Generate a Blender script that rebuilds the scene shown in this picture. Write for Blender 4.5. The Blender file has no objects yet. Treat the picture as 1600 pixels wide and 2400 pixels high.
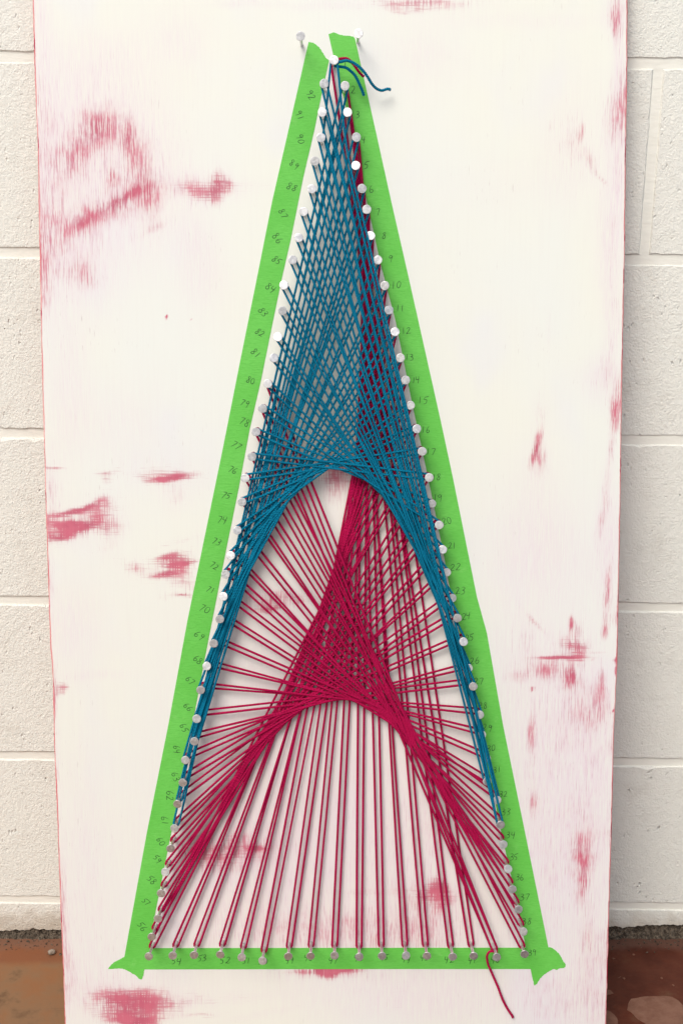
import bpy, bmesh, math, random
from mathutils import Vector, Matrix, noise
random.seed(11)
R = math.radians
sc = bpy.context.scene
col = sc.collection

# ---------------------------------------------------------------- measured data (board coordinates in millimetres)
CAM_PITCH = 16.3
CAM_ROLL = 0.62
CAM_LOC = (0.0, -1.4276, 0.9803)
BOARD_O = (-0.01098, -0.11034, 0.59498)
BOARD_A = (0.999941, 0.003037, 0.010386)
BOARD_B = (-0.010747, 0.166959, 0.985905)
BOARD_N = (0.00126, -0.985959, 0.166982)
NAILS = {1: (3.54, 461.16, 32.4), 2: (14.49, 436.2, 32.0), 3: (17.13, 410.08, 32.8), 4: (25.96, 385.79, 32.2), 5: (25.56, 357.87, 32.0), 6: (31.78, 334.86, 32.8), 7: (36.67, 313.91, 34.0), 8: (40.95, 288.78, 24), 9: (48.13, 263.97, 26), 10: (55.18, 237.56, 32.3), 11: (59.73, 212.81, 33.1), 12: (66.12, 190.68, 32.5), 13: (71.65, 163.97, 32.2), 14: (77.19, 141.17, 32.1), 15: (82.58, 114.95, 27), 16: (89.13, 90.86, 34.0), 17: (94.74, 67.32, 33.8), 18: (102.2, 40.05, 33.7), 19: (105.98, 11.36, 22), 20: (113.2, -10.0, 32.3), 21: (117.9, -37.33, 22), 22: (122.29, -62.06, 22), 23: (128.39, -89.34, 24), 24: (133.26, -108.97, 33.9), 25: (139.97, -134.25, 33.9), 26: (146.57, -165.85, 22), 27: (150.76, -182.97, 33.3), 28: (159.0, -216.15, 25), 29: (161.95, -239.12, 22), 30: (167.45, -265.2, 22), 31: (168.62, -291.92, 19), 32: (178.89, -310.45, 26), 33: (182.02, -335.24, 34.0), 34: (185.17, -357.2, 33.9), 35: (190.86, -384.89, 33.1), 36: (196.01, -408.22, 32.5), 37: (202.77, -430.26, 34.0), 38: (208.5, -455.86, 33.2), 39: (210.24, -481.35, 33.9), 55: (-198.78, -483.88, 33.8), 54: (-172.77, -483.28, 33.0), 53: (-149.53, -482.89, 32.8), 52: (-120.99, -482.17, 33.2), 51: (-97.79, -485.36, 32.8), 50: (-75.06, -489.67, 32.2), 49: (-46.97, -484.51, 32.5), 48: (-22.71, -483.42, 33.8), 47: (3.38, -483.82, 31.9), 46: (30.47, -485.31, 31.9), 45: (55.13, -483.64, 33.3), 44: (81.28, -483.54, 32.5), 43: (104.04, -483.74, 33.1), 42: (132.08, -484.81, 32.9), 41: (154.9, -483.97, 32.6), 40: (179.89, -484.7, 34.2), 92: (-6.56, 438.28, 32.3), 91: (-8.36, 410.07, 32.8), 90: (-9.73, 385.34, 32.3), 89: (-15.94, 361.97, 33.3), 88: (-19.12, 334.47, 32.5), 87: (-27.6, 311.9, 32.7), 86: (-32.55, 285.68, 33.6), 85: (-38.9, 263.46, 32.6), 84: (-47.92, 237.95, 33.1), 83: (-49.36, 211.89, 34.0), 82: (-54.52, 185.35, 32.0), 81: (-58.7, 163.97, 31.9), 80: (-65.15, 137.58, 32.3), 79: (-70.66, 112.02, 33.6), 78: (-77.63, 87.66, 33.3), 77: (-81.98, 61.78, 32.4), 76: (-89.41, 39.5, 32.6), 75: (-92.84, 14.32, 32.2), 74: (-98.08, -15.44, 32.9), 73: (-105.28, -42.34, 31.9), 72: (-110.84, -62.01, 33.5), 71: (-113.34, -85.63, 34.0), 70: (-117.26, -109.85, 34.1), 69: (-124.06, -136.2, 33.6), 68: (-132.54, -162.5, 26), 67: (-138.72, -187.13, 31.8), 66: (-143.23, -218.34, 32.5), 65: (-145.7, -242.69, 34.1), 64: (-157.02, -266.5, 24), 63: (-159.08, -288.74, 32.8), 62: (-164.87, -311.96, 34.1), 61: (-168.66, -339.41, 33.3), 60: (-173.16, -361.64, 33.8), 59: (-179.4, -388.57, 32.5), 58: (-184.54, -412.77, 32.3), 57: (-188.24, -441.14, 32.9), 56: (-195.33, -462.3, 32.1)}
STRAY = [(-29.99, 483.74, 35), (27.97, 486.26, 35)]
NUMBERS = [('R', 1, 14.12, 463.72, 3), ('R', 2, 22.22, 439.37, 3), ('R', 3, 27.19, 414.05, 3), ('R', 4, 33.55, 388.62, 3), ('R', 5, 35.86, 362.62, 3), ('R', 6, 41.36, 338.73, 3), ('R', 7, 49.14, 315.18, 3), ('R', 8, 54.69, 291.54, 3), ('R', 9, 61.62, 267.8, 3), ('R', 10, 67.69, 239.9, 3), ('R', 11, 72.39, 215.94, 3), ('R', 12, 78.48, 192.34, 4), ('R', 13, 81.86, 164.98, 3), ('R', 14, 88.93, 140.72, 8), ('R', 15, 96.93, 119.57, 3), ('R', 16, 99.94, 88.63, 3), ('R', 17, 105.22, 64.97, 3), ('R', 18, 111.49, 37.95, 3), ('R', 19, 113.08, 15.49, 3), ('R', 20, 122.64, -9.88, 18), ('R', 21, 129.45, -36.3, 3), ('R', 22, 132.5, -59.52, 3), ('R', 23, 138.41, -85.69, 3), ('R', 24, 144.83, -113.42, 10), ('R', 25, 149.35, -137.42, 12), ('R', 26, 154.85, -162.49, 3), ('R', 27, 159.4, -185.72, 3), ('R', 28, 164.96, -212.45, 3), ('R', 29, 169.56, -237.35, -4), ('R', 30, 174.16, -260.38, 3), ('R', 31, 181.19, -284.98, 3), ('R', 32, 188.28, -312.16, 3), ('R', 33, 191.46, -333.0, 3), ('R', 34, 196.67, -359.39, 3), ('R', 35, 200.91, -384.4, 8), ('R', 36, 207.55, -408.0, 3), ('R', 37, 213.73, -430.68, 3), ('R', 38, 216.62, -459.03, 3), ('R', 39, 223.55, -495.16, 3), ('L', 92, -20.94, 434.14, -58), ('L', 91, -32.26, 413.61, -62), ('L', 90, -31.45, 389.93, -68), ('L', 89, -38.78, 363.95, -30), ('L', 88, -41.15, 340.5, -22), ('L', 87, -50.36, 313.85, -58), ('L', 86, -55.96, 288.41, -48), ('L', 85, -57.0, 266.45, -35), ('L', 84, -63.58, 237.64, -40), ('L', 83, -71.53, 212.31, -58), ('L', 82, -75.36, 190.97, -35), ('L', 81, -79.66, 169.1, -45), ('L', 80, -85.42, 140.72, -12), ('L', 79, -91.63, 116.81, -25), ('L', 78, -92.27, 96.5, -20), ('L', 77, -101.3, 71.94, -35), ('L', 76, -105.27, 45.88, -28), ('L', 75, -112.54, 18.3, -18), ('L', 74, -117.02, -8.0, -14), ('L', 73, -123.36, -31.58, -25), ('L', 72, -126.47, -58.1, -30), ('L', 71, -130.53, -83.79, -25), ('L', 70, -136.91, -105.28, -30), ('L', 69, -142.94, -134.53, -42), ('L', 68, -145.18, -161.04, -35), ('L', 67, -154.01, -184.26, -45), ('L', 66, -156.32, -213.91, -55), ('L', 65, -160.94, -237.35, -60), ('L', 64, -168.92, -261.36, -78), ('L', 63, -171.29, -292.38, -70), ('L', 62, -177.85, -314.14, -88), ('L', 61, -184.06, -342.44, -85), ('L', 60, -188.29, -365.88, -60), ('L', 59, -192.96, -386.4, -45), ('L', 58, -199.16, -410.52, -40), ('L', 57, -205.89, -435.74, -48), ('L', 56, -210.77, -464.61, -55), ('B', 54, -173.53, -505.37, 0), ('B', 53, -145.25, -501.8, 0), ('B', 52, -119.49, -504.86, 0), ('B', 51, -95.63, -504.86, 0), ('B', 50, -77.14, -505.88, 0), ('B', 49, -47.44, -504.35, 0), ('B', 48, -26.01, -501.28, 0), ('B', 47, 1.24, -504.35, 0), ('B', 46, 29.47, -501.8, 0), ('B', 45, 58.19, -500.77, 0), ('B', 44, 82.53, -503.33, 0), ('B', 43, 102.48, -501.28, 0), ('B', 42, 130.72, -503.33, 0), ('B', 41, 156.53, -504.35, 0), ('B', 40, 181.83, -503.33, 0)]
TAPE_LEFT = [(-22.79, 486.43), (-20.16, 486.22), (-17.53, 485.37), (-14.9, 483.68), (-12.28, 481.56), (-9.65, 478.17), (-7.46, 474.56), (-5.27, 470.74), (-3.52, 469.47), (-1.76, 467.98), (-9.73, 433.26), (-17.09, 398.32), (-29.11, 348.65), (-41.86, 287.6), (-51.27, 248.01), (-61.1, 202.36), (-73.72, 142.43), (-86.41, 89.14), (-98.57, 26.66), (-114.42, -48.1), (-138.4, -165.35), (-151.87, -234.9), (-161.86, -281.08), (-177.11, -358.34), (-196.62, -452.48), (-203.46, -490.84), (-208.91, -515.38), (-210.39, -521.15), (-211.48, -525.42), (-213.18, -527.18), (-215.08, -526.43), (-218.36, -522.91), (-223.78, -519.4), (-228.74, -516.38), (-233.48, -514.38), (-230.97, -498.84), (-203.45, -355.41), (-178.18, -234.9), (-155.35, -117.23), (-115.19, 68.69), (-97.38, 154.11), (-77.47, 248.01), (-61.08, 326.49), (-43.61, 399.35)]
TAPE_RIGHT = [(-2.34, 494.26), (0.46, 495.31), (3.09, 495.95), (5.72, 495.31), (8.35, 494.0), (12.29, 492.99), (16.24, 492.57), (19.75, 492.57), (23.25, 491.72), (25.01, 489.18), (33.41, 452.88), (46.61, 396.17), (63.94, 320.83), (81.29, 248.01), (116.24, 97.76), (129.54, 38.11), (157.15, -92.85), (168.26, -131.81), (187.36, -234.9), (213.16, -355.41), (241.6, -489.34), (247.81, -514.88), (243.08, -517.19), (240.25, -519.4), (235.78, -522.91), (232.74, -526.43), (231.35, -529.19), (229.5, -532.46), (226.66, -534.33), (224.61, -526.43), (222.21, -514.88), (215.31, -484.35), (200.39, -413.37), (188.27, -361.28), (179.69, -320.8), (166.71, -262.28), (154.99, -201.26), (144.48, -155.88), (131.28, -101.75), (121.23, -48.56), (111.17, 0.23), (99.17, 55.93), (85.72, 116.75), (67.95, 202.36), (51.95, 261.68), (30.95, 354.29), (19.37, 406.06), (2.2, 474.56)]
TAPE_BASE = [(-231.78, -500.85), (-227.42, -497.34), (-217.75, -490.34), (-203.45, -490.34), (215.4, -489.84), (241.6, -489.34), (244.46, -489.34), (247.35, -491.34), (250.25, -493.34), (253.66, -496.84), (256.61, -501.35), (258.61, -505.85), (261.55, -509.86), (261.13, -512.37), (259.25, -513.87), (255.43, -513.87), (251.65, -515.88), (247.81, -514.88), (10.98, -514.88), (-208.67, -515.38), (-218.23, -515.88), (-233.48, -514.38), (-242.07, -514.38), (-249.72, -514.88), (-247.75, -511.87), (-245.79, -509.36), (-241.91, -506.35), (-237.08, -503.85)]
EDGE_LEFT = [(-304.69, 553.14), (-305.18, 527.98), (-305.07, 477.32), (-304.79, 424.06), (-303.83, 378.94), (-304.86, 309.48), (-305.15, 243.59), (-305.84, 159.04), (-305.67, 55.02), (-305.93, 4.6), (-305.34, -41.6), (-305.19, -139.83), (-303.07, -182.42), (-303.56, -263.72), (-302.4, -336.38), (-301.31, -459.44), (-300.32, -514.38), (-300.0, -577.41)]
EDGE_RIGHT = [(303.54, 553.14), (303.76, 527.98), (305.52, 443.29), (305.87, 378.94), (307.34, 287.6), (307.7, 203.7), (308.53, 100.47), (309.72, 0.0), (309.98, -64.84), (310.73, -168.19), (308.91, -244.49), (309.18, -331.5), (308.76, -429.67), (308.68, -524.42), (308.52, -577.41)]
TAILS = {'teal_a': [(4.18, 460.22, 29), (6.16, 460.0, 30), (8.35, 459.68, 30), (12.73, 460.63, 30), (16.02, 461.27, 30), (20.19, 460.44, 29), (23.72, 459.07, 28), (30.34, 454.73, 26), (35.89, 448.77, 24), (38.81, 444.93, 22), (41.52, 441.06, 20), (44.23, 438.48, 18), (47.18, 436.52, 16), (51.68, 435.32, 14), (55.08, 436.48, 12), (58.46, 437.44, 11), (61.58, 436.25, 11)], 'teal_b': [(3.39, 456.86, 26), (7.24, 456.32, 26), (12.74, 456.01, 25), (16.05, 455.38, 24), (19.36, 453.26, 23), (22.69, 450.92, 21), (24.91, 448.56, 20), (27.38, 444.7, 18), (29.4, 440.83, 16), (31.22, 437.37, 14), (32.59, 434.65, 12), (33.97, 431.05, 10)], 'red_a': [(3.93, 462.84, 24), (6.69, 463.48, 24), (8.89, 464.12, 24), (12.74, 464.75, 24), (16.27, 464.88, 23), (19.14, 463.5, 22), (22.69, 460.33, 20), (27.14, 454.89, 18), (30.72, 451.14, 16), (34.42, 448.56, 14)], 'red_b': [(183.0, -487.61, 14), (180.17, -487.29, 15), (177.78, -486.33, 16), (175.23, -486.49, 16), (172.98, -489.02, 15), (171.9, -493.3, 13), (172.64, -500.3, 10), (174.15, -506.36, 8), (176.15, -511.31, 7), (178.93, -517.86, 6), (181.88, -525.06, 5), (185.46, -533.57, 4), (188.32, -541.58, 4), (191.48, -549.59, 4), (194.75, -556.54, 3), (197.26, -561.05, 3), (199.76, -564.91, 3), (201.95, -568.13, 3), (203.37, -571.35, 3)]}
WEAR = [(-238.3, 400.5, 15.0, 19.8, 10, 0.56, 0.5, 0), (-252.2, 391.9, 35.4, 14.7, 38, 0.4, 0.5, 0), (-264.7, 368.1, 17.7, 14.7, 40, 0.34, 0.4, 0), (-209.8, 389.7, 8.0, 20.6, 0, 0.55, 0.3, 0), (-202.7, 366.8, 11.5, 26.8, 0, 0.32, 0.3, 0), (-227.4, 350.0, 5.3, 10.8, 0, 0.5, 0.2, 0), (-210.9, 331.7, 23.1, 4.3, 26, 0.72, 0.2, 0), (-223.5, 321.3, 3.6, 7.8, 0, 0.75, 0.1, 0), (-227.2, 319.1, 44.5, 13.1, 27, 0.36, 0.5, 0), (-246.8, 318.2, 16.0, 10.9, 20, 0.38, 0.4, 0), (-256.4, 304.2, 11.6, 6.1, 30, 0.5, 0.3, 0), (-186.2, 321.3, 8.9, 17.4, 0, 0.36, 0.3, 0), (-191.0, 348.6, 4.4, 19.5, 0, 0.4, 0.2, 0), (-118.7, 341.3, 6.7, 16.5, 0, 0.72, 0.2, 0.3), (-131.2, 339.5, 25.8, 9.6, 0, 0.5, 0.3, 0.5), (-107.2, 339.5, 4.4, 7.8, 0, 0.55, 0.2, 0.3), (-149.0, 339.5, 40.0, 13.1, 0, 0.2, 0.5, 0.4), (-77.9, 341.7, 26.6, 6.1, 0, 0.12, 0.1, 0.6), (-248.0, 378.9, 66.3, 73.4, 25, 0.24, 0.85, 0), (-272.8, 274.4, 42.5, 52.8, 0, 0.3, 0.75, 0), (-197.8, 340.0, 26.7, 47.7, 0, 0.3, 0.5, 0), (-287.4, 313.9, 26.7, 39.3, 0, 0.25, 0.6, 0), (-259.5, 248.9, 17.9, 13.2, 0, 0.34, 0.2, 0), (-300.8, 230.3, 7.2, 26.6, 0, 0.34, 0.4, 0), (-299.9, 344.3, 11.5, 69.4, 0, 0.2, 0.7, 0), (-185.2, 297.7, 15.6, 3.5, 25, 0.3, 0.2, 0), (-172.8, 207.2, 1.3, 2.7, -20, 1.2, 0, 0), (-152.2, 205.0, 0.7, 0.7, 0, 1.2, 0, 0), (-147.7, 203.7, 0.9, 0.9, 0, 1.2, 0, 0), (-279.5, -0.0, 21.9, 2.8, 10, 0.8, 0.3, 0.8), (-263.4, 4.6, 18.3, 2.3, 22, 0.6, 0.1, 0.8), (-273.0, -13.8, 26.6, 5.5, -3, 1.0, 0.3, 0.6), (-292.5, -24.9, 19.3, 6.0, 12, 0.85, 0.3, 0.6), (-247.8, 6.9, 20.6, 11.1, 20, 0.42, 0.2, 0.5), (-240.8, -10.1, 17.4, 10.2, 0, 0.38, 0.2, 0.5), (-268.4, -11.5, 36.6, 19.4, 8, 0.36, 0.4, 0.4), (-298.0, 27.6, 9.1, 27.5, 0, 0.36, 0.5, 0.3), (-296.6, 46.8, 16.0, 1.4, 0, 0.55, 0, 1), (-241.6, 42.2, 11.9, 4.1, 0, 0.42, 0, 0.6), (-239.0, 34.5, 9.1, 6.9, 0, 0.36, 0, 0.5), (-169.2, 36.7, 19.2, 3.2, 9, 1.05, 0, 0.6), (-192.4, 35.8, 12.8, 4.1, 0, 0.4, 0, 0.6), (-165.4, 16.1, 16.0, 14.7, 0, 0.26, 0.2, 0.4), (-189.6, 43.1, 54.7, 4.6, 0, 0.14, 0, 1), (-212.1, -61.1, 15.6, 6.5, -28, 0.36, 0.1, 0.4), (-237.7, -36.0, 9.2, 13.0, -10, 0.26, 0.2, 0.4), (-168.3, -55.5, 19.3, 11.2, 6, 0.68, 0.2, 0.6), (-177.7, -68.1, 14.7, 3.3, 9, 0.85, 0, 0.8), (-161.4, -56.5, 16.1, 1.9, 10, 0.9, 0, 0.8), (-176.4, -48.6, 14.7, 4.2, 6, 0.62, 0, 0.6), (-161.2, -76.5, 17.5, 10.3, 0, 0.42, 0.1, 0.4), (-158.7, -90.5, 11.1, 2.3, -4, 0.85, 0, 0.7), (-178.1, -94.7, 12.0, 4.7, 0, 0.32, 0, 0.5), (-205.3, -67.2, 32.2, 14.0, 0, 0.15, 0.1, 0.5), (-163.3, -32.3, 23.0, 3.7, 8, 0.28, 0.1, 0.7), (-291.3, -193.8, 7.0, 7.6, 0, 0.55, 0.2, 0.6), (-302.1, -199.1, 2.8, 28.6, 0, 0.62, 0.4, 0), (-260.7, -179.1, 27.9, 4.8, 0, 0.12, 0.3, 0.5), (-282.6, -125.7, 32.3, 42.4, 0, 0.06, 0.45, 0), (-304.2, -83.5, 4.6, 37.4, 0, 0.25, 0.4, 0), (-302.0, -283.0, 3.7, 48.3, 0, 0.25, 0.4, 0), (-298.6, -429.7, 4.7, 54.4, 0, 0.3, 0.5, 0), (-295.3, -504.4, 6.7, 45.1, 0, 0.36, 0.7, 0), (5.5, 42.2, 21.0, 15.6, 0, 0.6, 0.4, 0.4), (5.5, 21.6, 14.6, 21.1, 0, 0.48, 0.3, 0.1), (-52.2, -95.2, 34.1, 8.4, 8, 0.6, 0.3, 0.4), (-67.5, -105.5, 19.4, 3.3, 8, 0.55, 0.2, 0.5), (-81.2, -92.8, 27.7, 14.0, 0, 0.2, 0.2, 0.2), (-121.2, -380.4, 36.8, 12.8, 0, 0.58, 0.3, 0.5), (-102.7, -364.7, 28.3, 13.7, 0, 0.33, 0.3, 0.2), (-82.0, -373.0, 11.3, 3.4, -4, 0.65, 0.1, 0.5), (-121.5, -399.1, 24.6, 7.4, 0, 0.42, 0.1, 0.3), (-166.1, -381.9, 15.1, 17.7, 0, 0.22, 0.2, 0), (-102.4, -380.4, 51.9, 44.2, 0, 0.1, 0.5, 0.1), (-224.0, -567.3, 36.0, 21.3, 0, 0.72, 0.4, 0.5), (-221.3, -576.4, 21.6, 5.1, -2, 1.05, 0.2, 0.4), (-237.5, -549.6, 21.6, 13.1, 0, 0.55, 0.3, 0.5), (-203.7, -556.2, 33.5, 11.1, 0, 0.4, 0.3, 0.5), (-211.6, -547.1, 52.7, 10.1, 0, 0.25, 0.3, 0.8), (-148.2, -569.3, 24.0, 2.5, 3, 0.42, 0.2, 0.8), (-132.7, -552.1, 81.4, 6.1, 6, 0.14, 0.2, 0.9), (-75.3, -567.3, 43.1, 4.1, 12, 0.16, 0.2, 0.8), (-2.9, -517.9, 23.9, 5.5, 0, 1.1, 0.2, 0.2), (11.0, -515.4, 28.6, 3.0, 0, 0.8, 0.1, 0.2), (-41.6, -517.9, 15.3, 3.0, 0, 0.5, 0.1, 0.1), (-8.1, -524.4, 66.8, 5.0, 0, 0.2, 0.2, 0.1), (119.0, -425.7, 13.3, 15.8, 0, 0.62, 0.3, 0.4), (110.1, -428.7, 26.1, 12.9, 0, 0.4, 0.2, 0.7), (124.6, -409.9, 4.3, 19.8, 0, 0.4, 0.2, 0), (39.4, -424.7, 42.7, 4.0, 0, 0.2, 0.1, 0.6), (101.2, -454.5, 28.6, 29.9, 0, 0.12, 0.3, 0), (-36.6, -469.4, 133.3, 24.9, 0, 0.3, 0.45, 0), (82.3, -471.9, 104.7, 22.4, 0, 0.3, 0.4, 0), (105.2, -355.9, 51.8, 97.8, 0, 0.2, 0.5, 0), (-35.8, -258.9, 121.4, 144.3, 0, 0.12, 0.5, 0), (-8.0, -405.0, 156.1, 93.7, 0, 0.14, 0.55, 0), (222.9, -320.8, 4.2, 15.6, 0, 0.42, 0.2, 0), (233.2, -395.1, 18.9, 128.2, 0, 0.17, 0.6, 0), (250.9, -331.5, 70.5, 156.2, 0, 0.07, 0.5, 0), (219.0, -258.9, 4.7, 38.5, 0, 0.3, 0.2, 0), (217.0, 67.3, 3.6, 17.3, -16, 0.9, 0.1, 0), (223.1, 60.5, 7.8, 17.3, -5, 0.5, 0.3, 0), (221.8, 107.3, 9.1, 19.9, 0, 0.3, 0.2, 0), (218.4, 41.3, 11.4, 22.9, 0, 0.16, 0.2, 0), (299.9, 102.3, 5.0, 18.1, 0, 0.64, 0.4, 0), (298.9, 69.2, 3.6, 13.7, 0, 0.5, 0.3, 0), (290.3, 143.8, 19.0, 18.0, 0, 0.36, 0.6, 0), (291.6, 11.5, 4.6, 45.9, -6, 0.42, 0.4, 0), (297.7, -32.3, 10.1, 51.0, 0, 0.2, 0.7, 0), (297.7, -88.2, 3.7, 28.1, -4, 0.6, 0.3, 0), (296.9, -130.9, 3.7, 10.4, 0, 0.68, 0.2, 0), (259.2, -121.9, 2.3, 8.5, 0, 0.95, 0.1, 0), (265.3, -125.7, 8.3, 17.0, 0, 0.38, 0.1, 0), (263.4, -145.5, 13.9, 9.4, 0, 0.62, 0.2, 0.6), (258.6, -160.1, 19.4, 1.4, 0, 1.05, 0, 1), (242.8, -159.2, 16.7, 1.2, 0, 0.85, 0, 1), (279.8, -154.9, 18.6, 0.9, 3, 0.6, 0, 1), (260.4, -181.5, 6.0, 10.4, 0, 0.8, 0.2, 0), (256.9, -168.2, 18.6, 23.7, 0, 0.3, 0.2, 0.3), (220.3, -120.0, 15.7, 2.4, -45, 0.5, 0.2, 0.3), (208.2, -143.6, 16.7, 28.3, 0, 0.24, 0.3, 0.1), (214.4, -176.2, 18.6, 8.5, 0, 0.32, 0.2, 0.1), (235.7, -172.9, 10.2, 10.4, 0, 0.36, 0.1, 0.1), (294.5, -187.2, 4.6, 16.2, 0, 0.5, 0.3, 0), (290.5, -215.8, 15.8, 23.9, 0, 0.3, 0.5, 0), (277.6, -222.0, 24.2, 28.7, -10, 0.24, 0.4, 0), (217.3, -240.2, 3.3, 14.4, 0, 0.42, 0.2, 0), (239.4, -225.3, 42.0, 47.8, 0, 0.17, 0.5, 0), (224.3, -163.4, 41.8, 37.9, 0, 0.12, 0.3, 0.1), (284.6, -161.1, 2.3, 0.9, 8, 1.2, 0, 0), (308.7, -161.6, 1.9, 2.8, 0, 1.4, 0, 0), (309.0, -172.9, 1.4, 5.2, 0, 1.4, 0, 0), (218.4, -194.3, 2.3, 1.4, 0, 1.4, 0, 0), (307.8, -218.2, 0.9, 2.4, -30, 1.2, 0, 0), (278.8, -380.4, 11.3, 22.6, 0, 0.6, 0.4, 0), (278.1, -417.3, 5.7, 21.7, 0, 0.52, 0.3, 0), (275.4, -380.4, 28.3, 73.7, 0, 0.2, 0.75, 0), (280.4, -283.0, 28.1, 82.1, 0, 0.16, 0.7, 0), (285.1, -476.9, 6.7, 20.0, 0, 0.35, 0.4, 0), (295.4, -529.5, 19.1, 75.4, 0, 0.26, 0.75, 0), (255.3, -554.6, 43.1, 45.5, 0, 0.26, 0.6, 0), (94.0, 525.5, 43.7, 3.4, 0, 0.55, 0.4, 0.5), (103.7, 520.4, 50.4, 5.9, 0, 0.34, 0.2, 0.5), (81.0, 517.0, 26.2, 3.4, 0, 0.3, 0.1, 0.5), (290.9, 516.6, 9.6, 17.7, 0, 0.5, 0.6, 0), (292.2, 499.8, 3.9, 12.7, 0, 0.5, 0.4, 0), (298.2, 490.0, 5.3, 38.1, 0, 0.25, 0.7, 0), (289.7, 404.8, 8.8, 26.7, 0, 0.36, 0.5, 0), (271.2, 364.2, 8.0, 15.6, 18, 0.42, 0.3, 0), (281.4, 348.6, 7.5, 1.7, -48, 0.6, 0.2, 0), (259.5, 395.3, 3.1, 10.3, -8, 0.42, 0.1, 0), (297.0, 433.5, 7.0, 34.2, 0, 0.22, 0.7, 0), (298.0, 357.3, 8.0, 47.6, 0, 0.2, 0.8, 0), (227.4, 404.8, 1.8, 9.5, 0, 0.35, 0, 0), (292.2, 287.6, 11.2, 56.9, 0, 0.24, 0.6, 0), (297.5, 199.2, 9.0, 49.1, 0, 0.22, 0.5, 0), (229.6, 194.8, 3.1, 16.0, 0, 0.2, 0.1, 0), (250.1, 378.9, 8.9, 25.9, 0, 0.16, 0.1, 0), (186.1, 506.9, 87.6, 6.8, 0, 0.08, 0.2, 0.5), (2.2, 522.9, 52.4, 4.2, 0, 0.12, 0.3, 0.5), (-93.9, 525.5, 26.2, 3.4, 0, 0.2, 0.3, 0.3), (-155.6, 490.0, 26.3, 25.4, 0, 0.02, 0.35, 0), (90.0, 473.1, 35.1, 25.5, 0, 0.02, 0.3, 0), (-239.5, 464.6, 39.6, 25.5, 0, 0.1, 0.35, 0), (245.5, 387.6, 26.6, 51.7, 0, 0.18, 0.3, 0), (217.2, -23.1, 41.3, 55.4, 0, 0.05, 0.45, 0), (-136.8, 252.4, 22.4, 35.3, 0, 0.04, 0.4, 0), (-278.4, 136.6, 18.1, 72.0, 0, 0.1, 0.4, 0), (-225.1, 91.4, 45.4, 36.3, 0, 0.05, 0.3, 0), (-175.9, 41.3, 41.0, 18.3, 0, 0.22, 0.2, 0.5), (-252.2, -539.5, 76.6, 35.3, 0, 0.2, 0.5, 0.3), (130.7, -549.6, 95.6, 30.2, 0, 0.1, 0.5, 0.4), (58.8, -544.5, 71.8, 25.3, 0, 0.1, 0.35, 0.5), (-272.9, -405.0, 23.7, 123.3, 0, 0.12, 0.4, 0), (-297.8, 502.7, 8.8, 38.1, 0, 0.08, 0.5, 0), (-293.4, 421.9, 13.2, 51.4, 0, 0.14, 0.5, 0), (-143.0, 289.8, 17.8, 26.3, 0, 0.03, 0.35, 0), (186.4, 344.3, 71.0, 21.7, 0, 0, 0.12, 0), (231.7, -60.2, 55.2, 41.9, 0, 0.02, 0.3, 0)]
PEBBLE = (-0.3587, -0.036, -0.0114)
BARE_PATCH = [(0.3508, -0.1249), (0.3594, -0.1229), (0.3678, -0.1215), (0.3802, -0.1206), (0.3927, -0.1191), (0.4001, -0.1222), (0.4064, -0.1296), (0.4103, -0.1357), (0.4181, -0.1467), (0.4174, -0.1648), (0.4073, -0.1885), (0.383, -0.1923), (0.3617, -0.1834), (0.3573, -0.1682), (0.351, -0.1611), (0.3462, -0.154), (0.3416, -0.1455), (0.3456, -0.1343)]
CHIPS = [[(0.3273, -0.1081), (0.3305, -0.1087), (0.3327, -0.1151), (0.3281, -0.1168), (0.3247, -0.1174)], [(0.3173, -0.1471), (0.322, -0.1477), (0.3254, -0.1543), (0.3271, -0.1615), (0.3263, -0.1716), (0.3194, -0.1841), (0.3092, -0.1843)], [(0.3717, -0.037), (0.3736, -0.0363), (0.3746, -0.0384), (0.3727, -0.0405), (0.3715, -0.0394)], [(0.3447, -0.0458), (0.3469, -0.0454), (0.3483, -0.0472), (0.3463, -0.0486)], [(0.3968, -0.0848), (0.3986, -0.0841), (0.3994, -0.0861), (0.3976, -0.0877)], [(0.4065, -0.0993), (0.4083, -0.099), (0.4096, -0.1009), (0.408, -0.1019)], [(0.3487, -0.0863), (0.3512, -0.0843), (0.3523, -0.0869), (0.3501, -0.0896)]]

FLOOR_Z = -0.0117
def fz(x): return -0.0117 + 0.0138 * (x + 0.38)          # the paving falls slightly to the left

# ---------------------------------------------------------------- camera
cam_d = bpy.data.cameras.new('camera')
cam = bpy.data.objects.new('camera', cam_d)
col.objects.link(cam)
th, ro = R(CAM_PITCH), R(CAM_ROLL)
F = Vector((0, math.cos(th), -math.sin(th)))
U0 = Vector((0, math.sin(th), math.cos(th)))
X0 = Vector((1, 0, 0))
CX = X0 * math.cos(ro) + U0 * math.sin(ro)
CU = U0 * math.cos(ro) - X0 * math.sin(ro)
cam.matrix_world = Matrix(((CX.x, CU.x, -F.x, CAM_LOC[0]), (CX.y, CU.y, -F.y, CAM_LOC[1]),
                           (CX.z, CU.z, -F.z, CAM_LOC[2]), (0, 0, 0, 1)))
cam_d.sensor_fit = 'VERTICAL'
cam_d.sensor_height = 36.0
cam_d.lens = 36.0 * 3000 / 2400
cam_d.clip_start = 0.01
cam_d.clip_end = 2000
sc.camera = cam

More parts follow.
